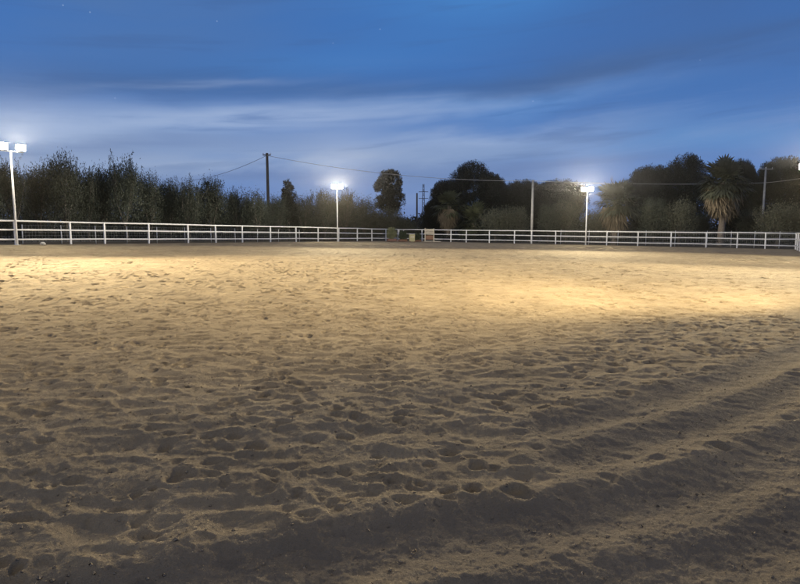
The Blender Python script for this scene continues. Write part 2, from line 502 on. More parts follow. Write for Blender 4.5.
def sand_material():
    m, nt, b = mat_new('arena_sand')
    tc = N(nt, 'ShaderNodeTexCoord'); P = tc.outputs['Object']
    def noise(sc, det=4, ro=.6):
        n = N(nt, 'ShaderNodeTexNoise'); L(nt, P, n.inputs['Vector']); n.inputs['Scale'].default_value = sc
        n.inputs['Detail'].default_value = det; n.inputs['Roughness'].default_value = ro
        return n.outputs['Fac']
    def ramp(f, a, c, p0=.35, p1=.65):
        r = N(nt, 'ShaderNodeValToRGB'); L(nt, f, r.inputs['Fac'])
        r.color_ramp.elements[0].position = p0; r.color_ramp.elements[1].position = p1
        r.color_ramp.elements[0].color = (*a, 1); r.color_ramp.elements[1].color = (*c, 1)
        return r.outputs['Color']
    def mix(f, a, c, t='MIX'):
        n = N(nt, 'ShaderNodeMix', data_type='RGBA', blend_type=t)
        if isinstance(f, float): n.inputs[0].default_value = f
        else: L(nt, f, n.inputs[0])
        for i, v in ((6, a), (7, c)):
            if isinstance(v, tuple): n.inputs[i].default_value = (*v, 1)
            else: L(nt, v, n.inputs[i])
        return n.outputs[2]
    def mr(v, a, c, d=0., e=1.):
        n = N(nt, 'ShaderNodeMapRange'); L(nt, v, n.inputs['Value'])
        for k, q in zip(('From Min', 'From Max', 'To Min', 'To Max'), (a, c, d, e)): n.inputs[k].default_value = q
        return n.outputs['Result']
    c = ramp(noise(1.3, 5, .6), (.285, .232, .158), (.425, .348, .238), .3, .7)
    c = mix(ramp(noise(240, 2, .7), (0, 0, 0), (1, 1, 1), .42, .62), c, mix(1.0, c, (1.22, 1.2, 1.18), 'MULTIPLY'))
    # dark grit grains
    g = ramp(noise(170, 3, .75), (1, 1, 1), (0, 0, 0), .30, .40)
    c = mix(mix(1.0, g, (.55, .55, .55), 'MULTIPLY'), c, (.10, .085, .07))
    # dark blotches painted for the missing shade of hoof dimples
    dimple_shade = N(nt, 'ShaderNodeMath', operation='MULTIPLY'); L(nt, mr(noise(6.5, 3, .55), .60, .68), dimple_shade.inputs[0]); L(nt, mr(noise(.5, 3, .6), .40, .62, .15, .75), dimple_shade.inputs[1])
    c = mix(dimple_shade.outputs[0], c, (.135, .108, .078))
    at_ = N(nt, 'ShaderNodeAttribute'); at_.attribute_name = 'packed'
    pk = N(nt, 'ShaderNodeMath', operation='MULTIPLY'); L(nt, at_.outputs['Fac'], pk.inputs[0]); pk.inputs[1].default_value = .55
    c = mix(pk.outputs[0], c, (.205, .180, .150))       # packed damp sand in the wheel ruts
    ae = N(nt, 'ShaderNodeAttribute'); ae.attribute_name = 'edge'
    es = N(nt, 'ShaderNodeMath', operation='ADD'); L(nt, ae.outputs['Fac'], es.inputs[0]); L(nt, mr(noise(.6, 4), 0, 1, -1.2, 1.2), es.inputs[1])
    c = mix(mr(es.outputs[0], 0.5, -.1, 0, .3), c, (.145, .110, .075))   # earth along the fence
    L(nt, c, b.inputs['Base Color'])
    b.inputs['Roughness'].default_value = .92
    b.inputs['Specular IOR Level'].default_value = .15
    b.inputs['Sheen Weight'].default_value = 0
    h1 = noise(38, 4, .7); h2 = noise(190, 3, .7)
    b1 = N(nt, 'ShaderNodeBump'); b1.inputs['Distance'].default_value = .016; b1.inputs['Strength'].default_value = .9; L(nt, h1, b1.inputs['Height'])
    b2 = N(nt, 'ShaderNodeBump'); b2.inputs['Distance'].default_value = .008; b2.inputs['Strength'].default_value = 1; L(nt, h2, b2.inputs['Height'])
    L(nt, b1.outputs['Normal'], b2.inputs['Normal']); L(nt, b2.outputs['Normal'], b.inputs['Normal'])
    return m
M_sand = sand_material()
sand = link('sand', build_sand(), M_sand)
tag(sand, kind='structure')

def build_ground():
    g = np.concatenate([-np.geomspace(1500, 60, 14), np.arange(-58, 59, 1.0), np.geomspace(60, 1500, 14)])
    gy = np.concatenate([-np.geomspace(900, 12, 8), np.arange(-10, 120, 1.0), np.geomspace(122, 2500, 16)])
    X, Y = np.meshgrid(g, gy)
    x, y = X.ravel(), Y.ravel()
    s, t = to_st(x, y)
    ed = np.minimum(np.minimum(s, t), 37.6 - s)
    z = zg(x, y) + .06 * fbm(x * .2, y * .2, 3) - .02
    z = np.where(ed > -.3, z - .45, z)
    idx = np.arange(X.size).reshape(X.shape)
    Q = np.stack([idx[:-1, :-1], idx[:-1, 1:], idx[1:, 1:], idx[1:, :-1]], -1).reshape(-1, 4)
    return np_mesh('ground', np.stack([x, y, z], 1), Q, True)
M_ground = simple_mat('dry_grassy_soil', (.075, .062, .042), (.150, .125, .085), .7, .95, bump=.03)
tag(link('ground', build_ground(), M_ground), kind='structure')

# loose clods and crumbs of sand lying by the camera
def build_clods():
    r = np.random.default_rng(5)
    n = 9000
    y = 1.3 + (r.random(n) ** 1.5) * 9; x = r.uniform(-1, 1, n) * (.95 * y + .3)
    z, sm, ed = sand_height(x, y)
    sz = .0022 + .0085 * r.random(n) ** 5
    base = np.array([(1, 0, 0), (-1, 0, 0), (0, 1, 0), (0, -1, 0), (0, 0, 1), (0, 0, -1), (.6, .6, .6), (-.6, .6, .6), (.6, -.6, .6), (-.6, -.6, .6), (.6, .6, -.6), (-.6, .6, -.6), (.6, -.6, -.6), (-.6, -.6, -.6)])
    tri = []
    for sx in (0, 1):
        for sy in (2, 3):
            for szz in (4, 5):
                k = 6 + (1 if sx else 0) + (2 if sy == 3 else 0) + (4 if szz == 5 else 0)
                for e in ((sx, sy), (sy, szz), (szz, sx)): tri.append((e[0], e[1], k))
    tri = np.array(tri)
    V = base[None] * (1 + .35 * r.normal(size=(n, 14, 1))) * sz[:, None, None] * np.array([1, 1, .75])
    ang = r.uniform(0, 6.28, n); c, s = np.cos(ang)[:, None], np.sin(ang)[:, None]
    V = np.stack([V[..., 0] * c - V[..., 1] * s, V[..., 0] * s + V[..., 1] * c, V[..., 2]], -1)
    V += np.stack([x, y, z + sz * .15], 1)[:, None]
    Q = (tri[None] + (np.arange(n) * 14)[:, None, None]).reshape(-1, 3)
    return np_mesh('sand_crumbs', V.reshape(-1, 3), Q, True)
M_clod = simple_mat('sand_crumb', (.22, .18, .13), (.46, .38, .27), 40, .95)
cl = link('sand_crumbs', build_clods(), M_clod); tag(cl, 'loose crumbs of sand scattered over the trodden foreground', 'sand', kind='stuff')

# ------------------------------------------------------------------ white rail fence
FH = 1.40
def fence_run(pts, label, extra_rails=(.22,)):
    """pts: list of (x, y) of the posts"""
    o = empty('rail_fence', (pts[0][0], pts[0][1], float(zg(*pts[0]))))
    o0 = np.array(o.location)
    tag(o, label, 'fence', 'white rail fence around the sand arena')
    P = [np.array([p[0], p[1], float(zg(p[0], p[1]))]) - o0 for p in pts]
    for i, p in enumerate(P):
        b = MB()
        d = P[min(i + 1, len(P) - 1)] - P[max(i - 1, 0)]
        M = Matrix.Rotation(random.gauss(0, .012), 3, 'X') @ Matrix.Rotation(random.gauss(0, .012), 3, 'Y') @ Matrix.Rotation(math.atan2(d[1], d[0]), 3, 'Z')
        b.box((p[0], p[1], p[2] + FH / 2 - .1), (.095, .095, FH + .2), M, .008)
        b.build('post', M_white, o)
    for h in (FH - .045, FH * .62, FH * .25):
        b = MB()
        jit = [random.uniform(-.018, .018) for _ in P]
        b.tube([(p[0], p[1], p[2] + h + j) for p, j in zip(P, jit)], .047, 8)
        b.build('rail', M_white, o, True)
    return o
lp = [on_left(px) for px in (17, 72, 106, 150, 189, 216.5, 243, 271, 296.5, 318.5, 339, 357.5, 372, 386)]
lp = [left_pt(t) for t in (-9, -6, -3)] + lp
fp = [on_far(px) for px in (450.7, 466, 489, 514, 531, 555, 585, 606, 637, 670, 705, 736, 764)]
corner_r = far_pt(37.6)
corner_l = FC
fence_run(lp + [left_pt(40.3)], 'white three-rail fence along the left side, before the spiky olive trees')
fence_run([corner_l, far_pt(3.0)] + fp + [corner_r], 'white three-rail fence along the far side, before the palms')
fence_run([right_pt(t) for t in (.22, 2.6, 5.2, 7.8, 10.4, 13, 15.6, 18.2)], 'white three-rail fence returning towards the viewer at the right edge')

# ------------------------------------------------------------------ wire fence outside
def wire_fence(pts, label, h=1.15):
    o = empty('wire_fence', (pts[0][0], pts[0][1], float(zg(*pts[0]))))
    o0 = np.array(o.location); tag(o, label, 'fence', 'wire fences outside the arena')
    P = [np.array([p[0], p[1], float(zg(p[0], p[1]))]) - o0 for p in pts]
    for p in P:
        b = MB(); b.tube([(p[0], p[1], p[2] - .1), (p[0] + random.uniform(-.03, .03), p[1], p[2] + h)], .032, 7); b.build('post', M_galv, o, True)
    b = MB()
    for k in range(6):
        b.tube([(p[0], p[1], p[2] + .12 + k * (h - .16) / 5) for p in P], 0.004, 4)
    for a, c in zip(P[:-1], P[1:]):
        for q in range(1, 12):
            m_ = a + (c - a) * q / 12
            b.tube([(m_[0], m_[1], m_[2] + .1), (m_[0], m_[1], m_[2] + h - .04)], .002, 4)
    b.build('mesh_wire', M_galv, o)
    return o
wire_fence([on_left(px, 2.6) for px in (24, 63, 97, 128, 158, 186, 212, 236, 258, 279, 300)], 'low wire fence on thin metal posts behind the left white fence')
wire_fence([on_far(px, 5.0) for px in (560, 588, 617, 645, 674, 706, 730, 753, 778, 800, 822)], 'wire mesh fence on thin posts at the foot of the tall skirted palm', 1.5)

# ------------------------------------------------------------------ floodlights
POLE_H = 5.3
def floodlight(xy, aims, label, energy, h=POLE_H, face=None, col=(1.0, .79, .45), spread=.46, throw=(), lens=None, spill=2400, wide=4.2, cone=16):
    z0 = float(zg(*xy))
    o = empty('floodlight_pole', (xy[0], xy[1], z0)); tag(o, label, 'floodlight', 'lit floodlights on poles round the arena')
    b = MB(); b.tube([(0, 0, -.1), (0, 0, h * .5), (0, 0, h - .18)], [.062, .055, .045], 10); b.build('pole', M_white, o, True)
    b = MB(); b.box((0, 0, .03), (.26, .26, .06), None, .01); b.build('base_plate', M_galv, o)
    face = Vector((face[0] - xy[0], face[1] - xy[1], 0)).normalized()
    side = Vector((face.y, -face.x, 0))
    b = MB(); b.tube([-side * (spread + .2) + Vector((0, 0, h - .22)), side * (spread + .2) + Vector((0, 0, h - .22))], .03, 8); b.build('crossarm', M_galv, o, True)
    for sgn, aim, e in zip((-1, 1), aims, energy):
        c = side * (sgn * spread) + face * .16 + Vector((0, 0, h + .02))
        tgt = Vector((aim[0] - xy[0], aim[1] - xy[1], float(zg(*aim)) - z0))
        d = (tgt - c).normalized()
        Mq = d.to_track_quat('-Z', 'Y').to_matrix()
        b = MB(); b.box(c, (.50, .40, .10), Mq, .03)
        for i in range(7):
            b.box(c + Mq @ Vector((-.21 + i * .07, 0, .075)), (.012, .32, .05), Mq)
        hd = b.build('lamp_head', M_dark, o)
        b = MB(); b.box(c + d * .056, (.44, .34, .012), Mq, .05); b.build('lens', lens or M_lens, hd)
        b = MB(); b.tube([c - d * .07, c - d * .11 + Vector((0, 0, -.1)), Vector((c.x - face.x * .16, c.y - face.y * .16, h - .22))], .018, 6); b.build('bracket', M_galv, hd, True)
        for nm, sz, en, up in (('beam', cone, e, 0.), ('spill', 92, spill, .17)):
            dd = (d + Vector((0, 0, up))).normalized()
            ld = bpy.data.lights.new(nm, 'SPOT'); ld.energy = en; ld.color = col; ld.spot_size = R(sz); ld.spot_blend = 1.0; ld.shadow_soft_size = .22
            lo = bpy.data.objects.new(nm, ld); COL.objects.link(lo); lo.parent = o
            lo.scale = (wide, 1, 1) if nm == 'beam' else (1, 1, 1)
            lo.location = c + d * .32; lo.rotation_euler = dd.to_track_quat('-Z', 'Y').to_euler()
    # flat far throw to the other fence, plus spots added viewer-ward for halos
    for (tx, ty, pw, q) in throw:
        c = face * .55 + Vector((0, 0, h + .02))
        dv = Vector((tx - xy[0], ty - xy[1], 0)).normalized(); dv.z = -math.tan(R(q)); dv.normalize()
        ld = bpy.data.lights.new('throw', 'SPOT'); ld.energy = pw; ld.color = (1.0, .90, .72); ld.spot_size = R(10); ld.spot_blend = 1.0; ld.shadow_soft_size = .22
        lo = bpy.data.objects.new('throw', ld); COL.objects.link(lo); lo.parent = o
        lo.scale = (8, 1, 1); lo.location = c; lo.rotation_euler = dv.to_track_quat('-Z', 'Y').to_euler()
    return o
pL = left_pt(-.05, -.18)
pC = on_left(337.8, -.12)
pF = on_far(585, -.2)
pR = right_pt(15.2, .15)
E0 = 35000
floodlight(pL, [(-12, 18), (-5, 20)], 'lit twin floodlight on a white pole at the left edge of the fence', (E0 * .9, E0 * .9), face=(0, 20), throw=((20, 52, 50000, 2.6), (2, 10, 150000, 1.1)))
floodlight(pC, [(-7, 27), (4, 28)], 'lit floodlight at the left fence, between the dark utility pole and the squarish tree', (E0 * .9, E0 * .9), face=(2, 20), spread=.31, throw=((26, 48, 32000, 2.8), (0, 10, 170000, 0.9)), spill=2200)
floodlight(pF, [(8, 31), (15, 31)], 'lit floodlight on the far fence, left of the grey-green fan palm', (E0 * .85, E0 * .85), face=(4, 20), spread=.31, throw=((-16, 40, 40000, 2.8), (2, 10, 170000, 0.9)), spill=2200)
floodlight(pR, [(7, 19), (13, 18)], 'lit floodlight cut by the right edge of the picture', (E0 * .7, E0 * .7), face=(2, 14), spread=.8, throw=((-14, 44, 50000, 2.7), (6, 10, 90000, 1.1)))
# the next lamps of the two long sides stand just outside the picture and light its near edge
floodlight(right_pt(44, .15), [(6.0, 13.4), (-1.5, 14)], 'lit floodlight beside the viewer on the right fence, outside the picture', (4000, 7000), face=(2, 20), throw=((2, 62, 40000, 3.0),), lens=M_lens_dim, spill=10, wide=2.2, cone=54)
floodlight(left_pt(-29, -.18), [(-11, 13), (-7, 17)], 'lit floodlight beside the viewer on the left fence, outside the picture', (E0 * 2.1, E0 * 1.6), face=(0, 20), throw=((24, 58, 40000, 3.0),), lens=M_lens_dim, spill=10, wide=1.8, cone=21)

# ------------------------------------------------------------------ foliage builders
def leaf_quads(C, D, ln, wd, r, flat=.0):
    """diamond leaves at centres C pointing along D; numpy"""
    n = len(C)
    D = D / (np.linalg.norm(D, axis=1, keepdims=True) + 1e-9)
    A = r.normal(size=(n, 3)); S = np.cross(D, A); S /= np.linalg.norm(S, axis=1, keepdims=True) + 1e-9
    ln = np.broadcast_to(np.asarray(ln), (n,))[:, None]; wd = np.broadcast_to(np.asarray(wd), (n,))[:, None]
    V = np.stack([C, C + D * ln * .45 + S * wd * .5, C + D * ln, C + D * ln * .5 - S * wd * .5], 1)
    return V.reshape(-1, 3)
def quads_mesh(name, Vs):
    V = np.concatenate(Vs)
    return np_mesh(name, V, np.arange(len(V)).reshape(-1, 4))

def olive_meshes(seed, H=6.0, W=1.75, spiky=1.0, dens=1.0):
    r = np.random.default_rng(seed)
    tb = MB()
    limbs = []
    fork = Vector((r.normal(0, .08), r.normal(0, .08), r.uniform(.7, 1.1)))
    tb.tube([(0, 0, -.2), (0.03, 0, .25), fork], [.20, .15, .13], 9)
    nl = r.integers(5, 8)
    for i in range(nl):
        a = 6.283 * i / nl + r.normal(0, .3)
        out = W * r.uniform(.35, .8); top = H * r.uniform(.5, .78)
        p1 = fork + Vector((math.cos(a) * out * .45, math.sin(a) * out * .45, (top - fork.z) * .35))
        p2 = Vector((math.cos(a) * out * .85, math.sin(a) * out * .85, fork.z + (top - fork.z) * .7))
        p3 = Vector((math.cos(a + .3) * out, math.sin(a + .3) * out, top))
        tb.tube([fork, p1, p2, p3], [.085, .06, .035, .012], 6)
        limbs.append([fork, p1, p2, p3])
    V = []
    nsh = int(135 * dens)
    for i in range(nsh):
        lb = limbs[r.integers(0, nl)]
        f = r.uniform(.25, 1) * 2.99; k = int(f); f -= k
        p = lb[k] * (1 - f) + lb[k + 1] * f
        p = np.array(p) + r.normal(0, .18, 3)
        ln = r.uniform(.6, 1.7) * (H / 6) * (0.6 + .4 * spiky)
        dr = np.array([r.normal(0, .30) + p[0] * .16, r.normal(0, .30) + p[1] * .16, 1.0 * spiky + .25]); dr /= np.linalg.norm(dr)
        bend = r.normal(0, .12, 3)
        if r.random() < .5:
            tb.tube([p, p + dr * ln * .5, p + dr * ln + bend * ln], [.014, .010, .004], 4, False)
        nlv = int(34 * ln / 1.2)
        q = r.random(nlv)[:, None]
        C = p + dr * ln * q + bend * ln * q * q + r.normal(0, .05, (nlv, 3))
        D = dr * .8 + r.normal(0, .65, (nlv, 3))
        V.append(leaf_quads(C, D, r.uniform(.10, .20, nlv), r.uniform(.035, .065, nlv), r))
    # body of the crown: clumps round the limbs
    nc = int(105 * dens)
    for i in range(nc):
        a = r.uniform(0, 6.283); hh = r.uniform(.20, .82)
        rad = W * np.sqrt(r.random()) * (1 - .55 * abs(hh - .42) / .45) * 1.05
        c = np.array([math.cos(a) * rad, math.sin(a) * rad, hh * H])
        n = int(r.uniform(40, 75))
        C = c + r.normal(0, 1, (n, 3)) * np.array([.26, .26, .34])
        D = (C - c) + r.normal(0, .25, (n, 3)) + np.array([0, 0, .25 * spiky])
        V.append(leaf_quads(C, D, r.uniform(.11, .22, n), r.uniform(.04, .075, n), r))
    return tb.mesh('trunk', True), quads_mesh('crown', V)

def clump_tree_meshes(seed, shape, H, W, nclump, trunk_r, leaf=(.16, .30), wid=.07, per=130, cs=.55):
    """dense tree: shape(h, a) -> relative radius; tufts on and under the surface of the crown"""
    r = np.random.default_rng(seed)
    tb = MB()
    tb.tube([(0, 0, -.2), (.05, .02, H * .25), (0, .05, H * .6), (0, 0, H * .85)], [trunk_r, trunk_r * .8, trunk_r * .5, .04], 9)
    for i in range(9):
        a = i * 2.4; h0 = H * (.22 + .05 * i); rr = W * .7 * shape(.3 + .06 * i, a)
        tb.tube([(0, 0, h0), (math.cos(a) * rr * .5, math.sin(a) * rr * .5, h0 + .3), (math.cos(a) * rr, math.sin(a) * rr, h0 + H * .15)], [trunk_r * .35, trunk_r * .2, .02], 6)
    V = []
    for i in range(nclump):
        for _ in range(30):
            h = r.random(); a = r.uniform(0, 6.283); R_ = shape(h, a)
            if R_ > .05 and r.random() < R_ + .15: break
        q = 1 - .75 * r.random() ** 2.2
        c = np.array([math.cos(a) * R_ * W * q, math.sin(a) * R_ * W * q, h * H])
        s = cs * r.uniform(.7, 1.35)
        n = int(per * r.uniform(.7, 1.2))
        d = r.normal(size=(n, 3)); d /= np.linalg.norm(d, axis=1, keepdims=True)
        C = c + d * s * (r.random((n, 1)) ** .5) * np.array([1, 1, .72])
        D = d + r.normal(0, .3, (n, 3)) + np.array([0, 0, .35])
        V.append(leaf_quads(C, D, r.uniform(*leaf, n), wid * r.uniform(.7, 1.3, n), r))
    return tb.mesh('trunk', True), quads_mesh('crown', V)

def lobes(seed, lo, peak=.55, n=7, amp=.22, flat=1.0):
    r = np.random.default_rng(seed); ph = r.uniform(0, 6.28, n); k = r.integers(1, 5, n)
    def f(h, a):
        if h < lo: return 0.
        q = (h - lo) / (1 - lo)
        e = math.sqrt(max(0, 1 - abs((q - peak) / (1 - peak if q > peak else peak)) ** (2.2 * flat)))
        return e * (1 + amp * sum(math.cos(k[i] * a + ph[i] + 3 * h * (i % 3)) for i in range(n)) / math.sqrt(n))
    return f

def palm_meshes(seed, H, cr, nfan, skirt=True, trunk_r=.28, seglen=.85, droop=.22):
    r = np.random.default_rng(seed)
    tb = MB()
    zs = np.linspace(-.2, H, 12)
    tb.tube([(.06 * math.sin(z), .05 * math.cos(z * .8), z) for z in zs], [trunk_r * (1.25 if i == 0 else 1.0 - .02 * i) * (1 + .06 * (i % 2)) for i in range(12)], 11)
    def fan(pos, d, size, nseg, V, curl):
        d = d / np.linalg.norm(d)
        s = np.cross(d, [0, 0, 1.]); s /= np.linalg.norm(s) + 1e-9
        nrm = np.cross(s, d)
        for k in range(nseg):
            t = (k / (nseg - 1) - .5) * 2 * 1.75
            dd = d * math.cos(t) + s * math.sin(t) + nrm * r.normal(0, .08)
            ln = size * (.75 + .25 * math.cos(t * .8)) * r.uniform(.85, 1.1)
            mid = pos + dd * ln * .6
            tip = pos + dd * ln + np.array([0, 0, -curl * ln])
            w = np.cross(dd, nrm); w /= np.linalg.norm(w) + 1e-9
            ww = ln * .075
            V.append(np.stack([pos, mid + w * ww, tip, mid - w * ww]))
    V = []; Dd = []; pet = MB()
    for i in range(nfan):
        el = r.uniform(-.45, 1.5); a = r.uniform(0, 6.283)
        d = np.array([math.cos(a) * math.cos(el), math.sin(a) * math.cos(el), math.sin(el)])
        L0 = cr * r.uniform(.28, .72)
        base = np.array([0, 0, H - .1])
        p = base + d * L0 + np.array([0, 0, -.12 * L0 * (1 - el)])
        pet.tube([base, (base + p) / 2 + np.array([0, 0, .06]), p], [.03, .02, .012], 4, False)
        fan(p, d + np.array([0, 0, -.25]), cr * r.uniform(.42, .6), 15, V, droop * (1 - .4 * el))
    m_cr = quads_mesh('crown', [np.concatenate(V)] )
    out = {'trunk': tb.mesh('trunk', True), 'crown': m_cr, 'leaf_stalks': pet.mesh('leaf_stalks')}
    if skirt:
        for i in range(int(nfan * 2.0 * skirt)):
            a = r.uniform(0, 6.283); lv = r.random()
            z0 = H - .1 - lv * min(H * .32, 2.0)
            rad = trunk_r + (.72 - .62 * lv) * r.uniform(.5, 1.15) * cr * .55
            p0 = np.array([math.cos(a) * trunk_r, math.sin(a) * trunk_r, z0])
            p = np.array([math.cos(a) * rad, math.sin(a) * rad, z0 - r.uniform(.15, .45)])
            d = (p - p0); d[2] -= .9
            fan(p, d, cr * r.uniform(.38, .58), 11, Dd, .35)
        out['dry_skirt'] = quads_mesh('dry_skirt', [np.concatenate(Dd)])
    return out

for_mats = {'olive': M_olive, 'pine': M_pine, 'conifer': M_cyp}
OLV = [olive_meshes(20 + i, spiky=1.0) for i in range(5)]
OLR = [olive_meshes(40 + i, H=4.6, W=1.9, spiky=.45, dens=1.15) for i in range(3)]
def put_tree(name, meshes, px, top, d, halfw, label, cat, leafm, group=None, H0=5.75, W0=1.9, rz=None, bark=None, base=None):
    """a tree whose top stands at (px, top) of the photograph, d metres away; halfw in photo pixels"""
    P = at(px, top, d); x, y = P[0], P[1]
    z0 = float(zg(x, y)) - .03
    h = P[2] - z0
    o = empty(name, (x, y, z0), rz if rz is not None else random.uniform(0, 6.28))
    tag(o, label, cat, group)
    sw = halfw / F * d / W0; sh = h / H0
    t, c = meshes
    to = link('trunk', t, bark or M_bark, o); co = link('crown', c, leafm, o)
    for q in (to, co): q.scale = (sw, sw, sh)
    return o

# --- the row of upright olives behind the left fence
G1 = 'spiky upright olive trees behind the left fence'
left_row = [
    (-22, 152, 20, 'spiky olive tree half outside the left edge, left of the left floodlight'),
    (8, 160, 19, 'spiky olive tree right behind the white pole of the left floodlight'),
    (36, 160, 17, 'spiky olive tree just right of the left floodlight'),
    (61, 147, 20, 'tallest spiky olive tree of the left row, topped by dense thin shoots'),
    (84, 162, 15, 'spiky olive tree filling the dip right of the tallest left one'),
    (102, 164, 14, 'slender spiky olive tree with pale bare stems left of the broad peaked one'),
    (123, 156, 19, 'broad spiky olive tree with a peaked top, second highest of the left row'),
    (148, 168, 15, 'darker olive tree beside the broad peaked olive, on its right'),
    (168, 175, 15, 'olive tree with a level top between the dark one and the twin-peaked clump'),
    (188, 177, 14, 'left olive of the twin-peaked clump left of the dark utility pole'),
    (211, 173, 17, 'right, higher olive of the twin-peaked clump left of the dark utility pole'),
    (235, 189, 13, 'low olive tree in the dip left of the dark utility pole'),
    (255, 187, 15, 'olive tree standing right in front of the dark utility pole'),
    (277, 192, 13, 'olive tree between the dark utility pole and the small pointed conifer'),
    (304, 192, 14, 'olive tree right of the small pointed conifer'),
    (324, 187, 15, 'olive tree just left of the middle floodlight'),
    (346, 190, 16, 'olive tree right behind the middle floodlight'),
    (365, 194, 14, 'olive tree between the middle floodlight and the dense round tree'),
]
for i, (px, top, hw, lab) in enumerate(left_row):
    p = on_left(px, 6.5 + 1.2 * (i % 3))
    put_tree('olive_tree', OLV[i % 5], px, top, float(p[1]), hw, lab, 'olive tree', M_olive, G1, W0=1.9)
# second row, seen through and over the first
G2 = 'olives of the second row behind the left fence'
for i, (px, top) in enumerate([(-5, 160), (24, 166), (49, 160), (74, 166), (94, 172), (112, 168), (136, 172), (158, 180), (178, 184), (200, 184), (222, 190), (245, 197), (266, 199), (290, 200), (314, 200), (335, 198), (356, 202)]):
    p = on_left(px, 12 + 1.5 * (i % 2))
    put_tree('olive_tree', OLV[(i * 2 + 1) % 5], px, top, float(p[1]), 19, 'dim olive tree of the second row, mostly hidden behind the front olives', 'olive tree', M_olive, G2, W0=1.9)

# conifers
CON = clump_tree_meshes(61, lambda h, a: 0 if h < .08 else (1 - h) ** .8 * (.9 + .15 * math.sin(3 * a + 9 * h)), 6, 1.5, 120, .16, leaf=(.14, .26), cs=.35)
put_tree('conifer', CON, 288, 183, 62, 14, 'small dark pointed conifer between the utility pole and the middle floodlight', 'conifer', M_cyp, W0=1.5)
RND = clump_tree_meshes(62, lambda h, a: 0 if h < .40 else min(1, ((h - .40) / .10)) ** .5 * (1 if h < .78 else max(0, 1 - ((h - .78) / .25) ** 2) ** .5) * (.90 + .14 * math.sin(3 * a + 11 * h) + .10 * math.sin(7 * a + 23 * h)), 8, 1.9, 230, .2, leaf=(.14, .28), cs=.36)
put_tree('round_tree', RND, 389, 172, 84, 14, 'dense dark upright tree with a squarish crown right of the middle floodlight', 'tree', M_cyp, H0=8, W0=2.05)
# the pines
def pine(seed, lo, peak, nclump, W, H, cs=.8, per=170, amp=.22, flat=1.0):
    return clump_tree_meshes(seed, lobes(seed, lo, peak, amp=amp, flat=flat), H, W, nclump, .3, leaf=(.16, .32), wid=.085, per=per, cs=cs)
PA = pine(71, .05, .35, 560, 5.0, 11, cs=.85)
PB = pine(72, .30, .45, 500, 5.0, 8, cs=.8, flat=1.4)
PC = pine(73, .16, .50, 640, 5.0, 9, cs=.8)
G3 = 'big dark pines on the skyline'
def put_pine(ms, px, top, d, hw, label, H0, rz):
    return put_tree('pine_tree', ms, px, top, d, hw, label, 'pine tree', M_pine, G3, H0=H0, W0=5.3, rz=rz)
put_pine(PA, 474, 162, 98, 27, 'tall dark pine with a pointed peak, highest left of the grey pole', 11.3, .4)
put_pine(PC, 449, 180, 100, 17, 'dark pine forming the lower left shoulder of the pointed peak', 9.3, 1.9)
put_pine(PA, 435, 200, 102, 14, 'lowest dark pine stepping down left of the pointed peak', 11.3, 3.0)
put_pine(PC, 495, 175, 97, 13, 'small dark pine forming the right shoulder of the pointed peak', 9.3, .2)
put_pine(PB, 524, 181, 100, 22, 'flat-topped dark umbrella pine behind the grey pole', 8.3, 1.1)
put_pine(PB, 560, 181, 101, 25, 'flat-topped dark umbrella pine behind the far floodlight, right of the grey pole', 8.3, 4.0)
put_pine(PC, 655, 166, 92, 26, 'big dark pine sloping up from the grey fan palm', 9.3, .9)
put_pine(PA, 689, 155, 93, 24, 'highest dark pine on the right, left of the tall skirted palm', 11.3, 2.2)
put_pine(PC, 741, 160, 96, 15, 'dark pine peeping out right behind the tall skirted palm', 9.3, 5.0)
put_pine(PC, 783, 158, 84, 27, 'big round dark pine by the right edge, behind the crossarm pole', 9.3, 3.3)
put_pine(PC, 822, 166, 84, 24, 'dark pine cut by the right edge of the picture', 9.3, 4.3)

# olives and shrubs along the far fence
G4 = 'rounded olive trees behind the far fence'
far_row = [(388, 205, 22, 8, 'low pale olive under the dense squarish tree'),
    (404, 214, 14, 9, 'low olive bush at the left of the dip with two far poles'),
    (496, 205, 17, 8, 'grey olive between the small fan palm and the grey pole'),
    (515, 203, 16, 9, 'pale olive just left of the grey pole'),
    (549, 200, 13, 6, 'olive just right of the grey pole'),
    (567, 196, 17, 8, 'pale broad olive left of the far floodlight'),
    (596, 205, 15, 9, 'olive between the far floodlight and the grey fan palm'),
    (656, 193, 17, 7, 'pale pointed olive, left one of two in front of the highest right pine'),
    (682, 195, 16, 7, 'pale pointed olive, right one of two in front of the highest right pine'),
    (703, 210, 11, 13, 'low dim olive left of the tall skirted palm trunk'),
    (754, 206, 18, 13, 'dim olive between the tall skirted palm and the crossarm pole'),
    (781, 198, 24, 8, 'wide dim olive by the right edge under the round pine'),
    (810, 200, 20, 8, 'olive cut by the right edge of the picture')]
for i, (px, top, hw, o_, lab) in enumerate(far_row):
    p = on_far(px, o_)
    put_tree('olive_tree', OLR[i % 3], px, top, float(p[1]), hw, lab, 'olive tree', M_olive_pale if ' pale' in ' ' + lab or 'grey olive' in lab else M_olive, G4, H0=4.7, W0=2.05)

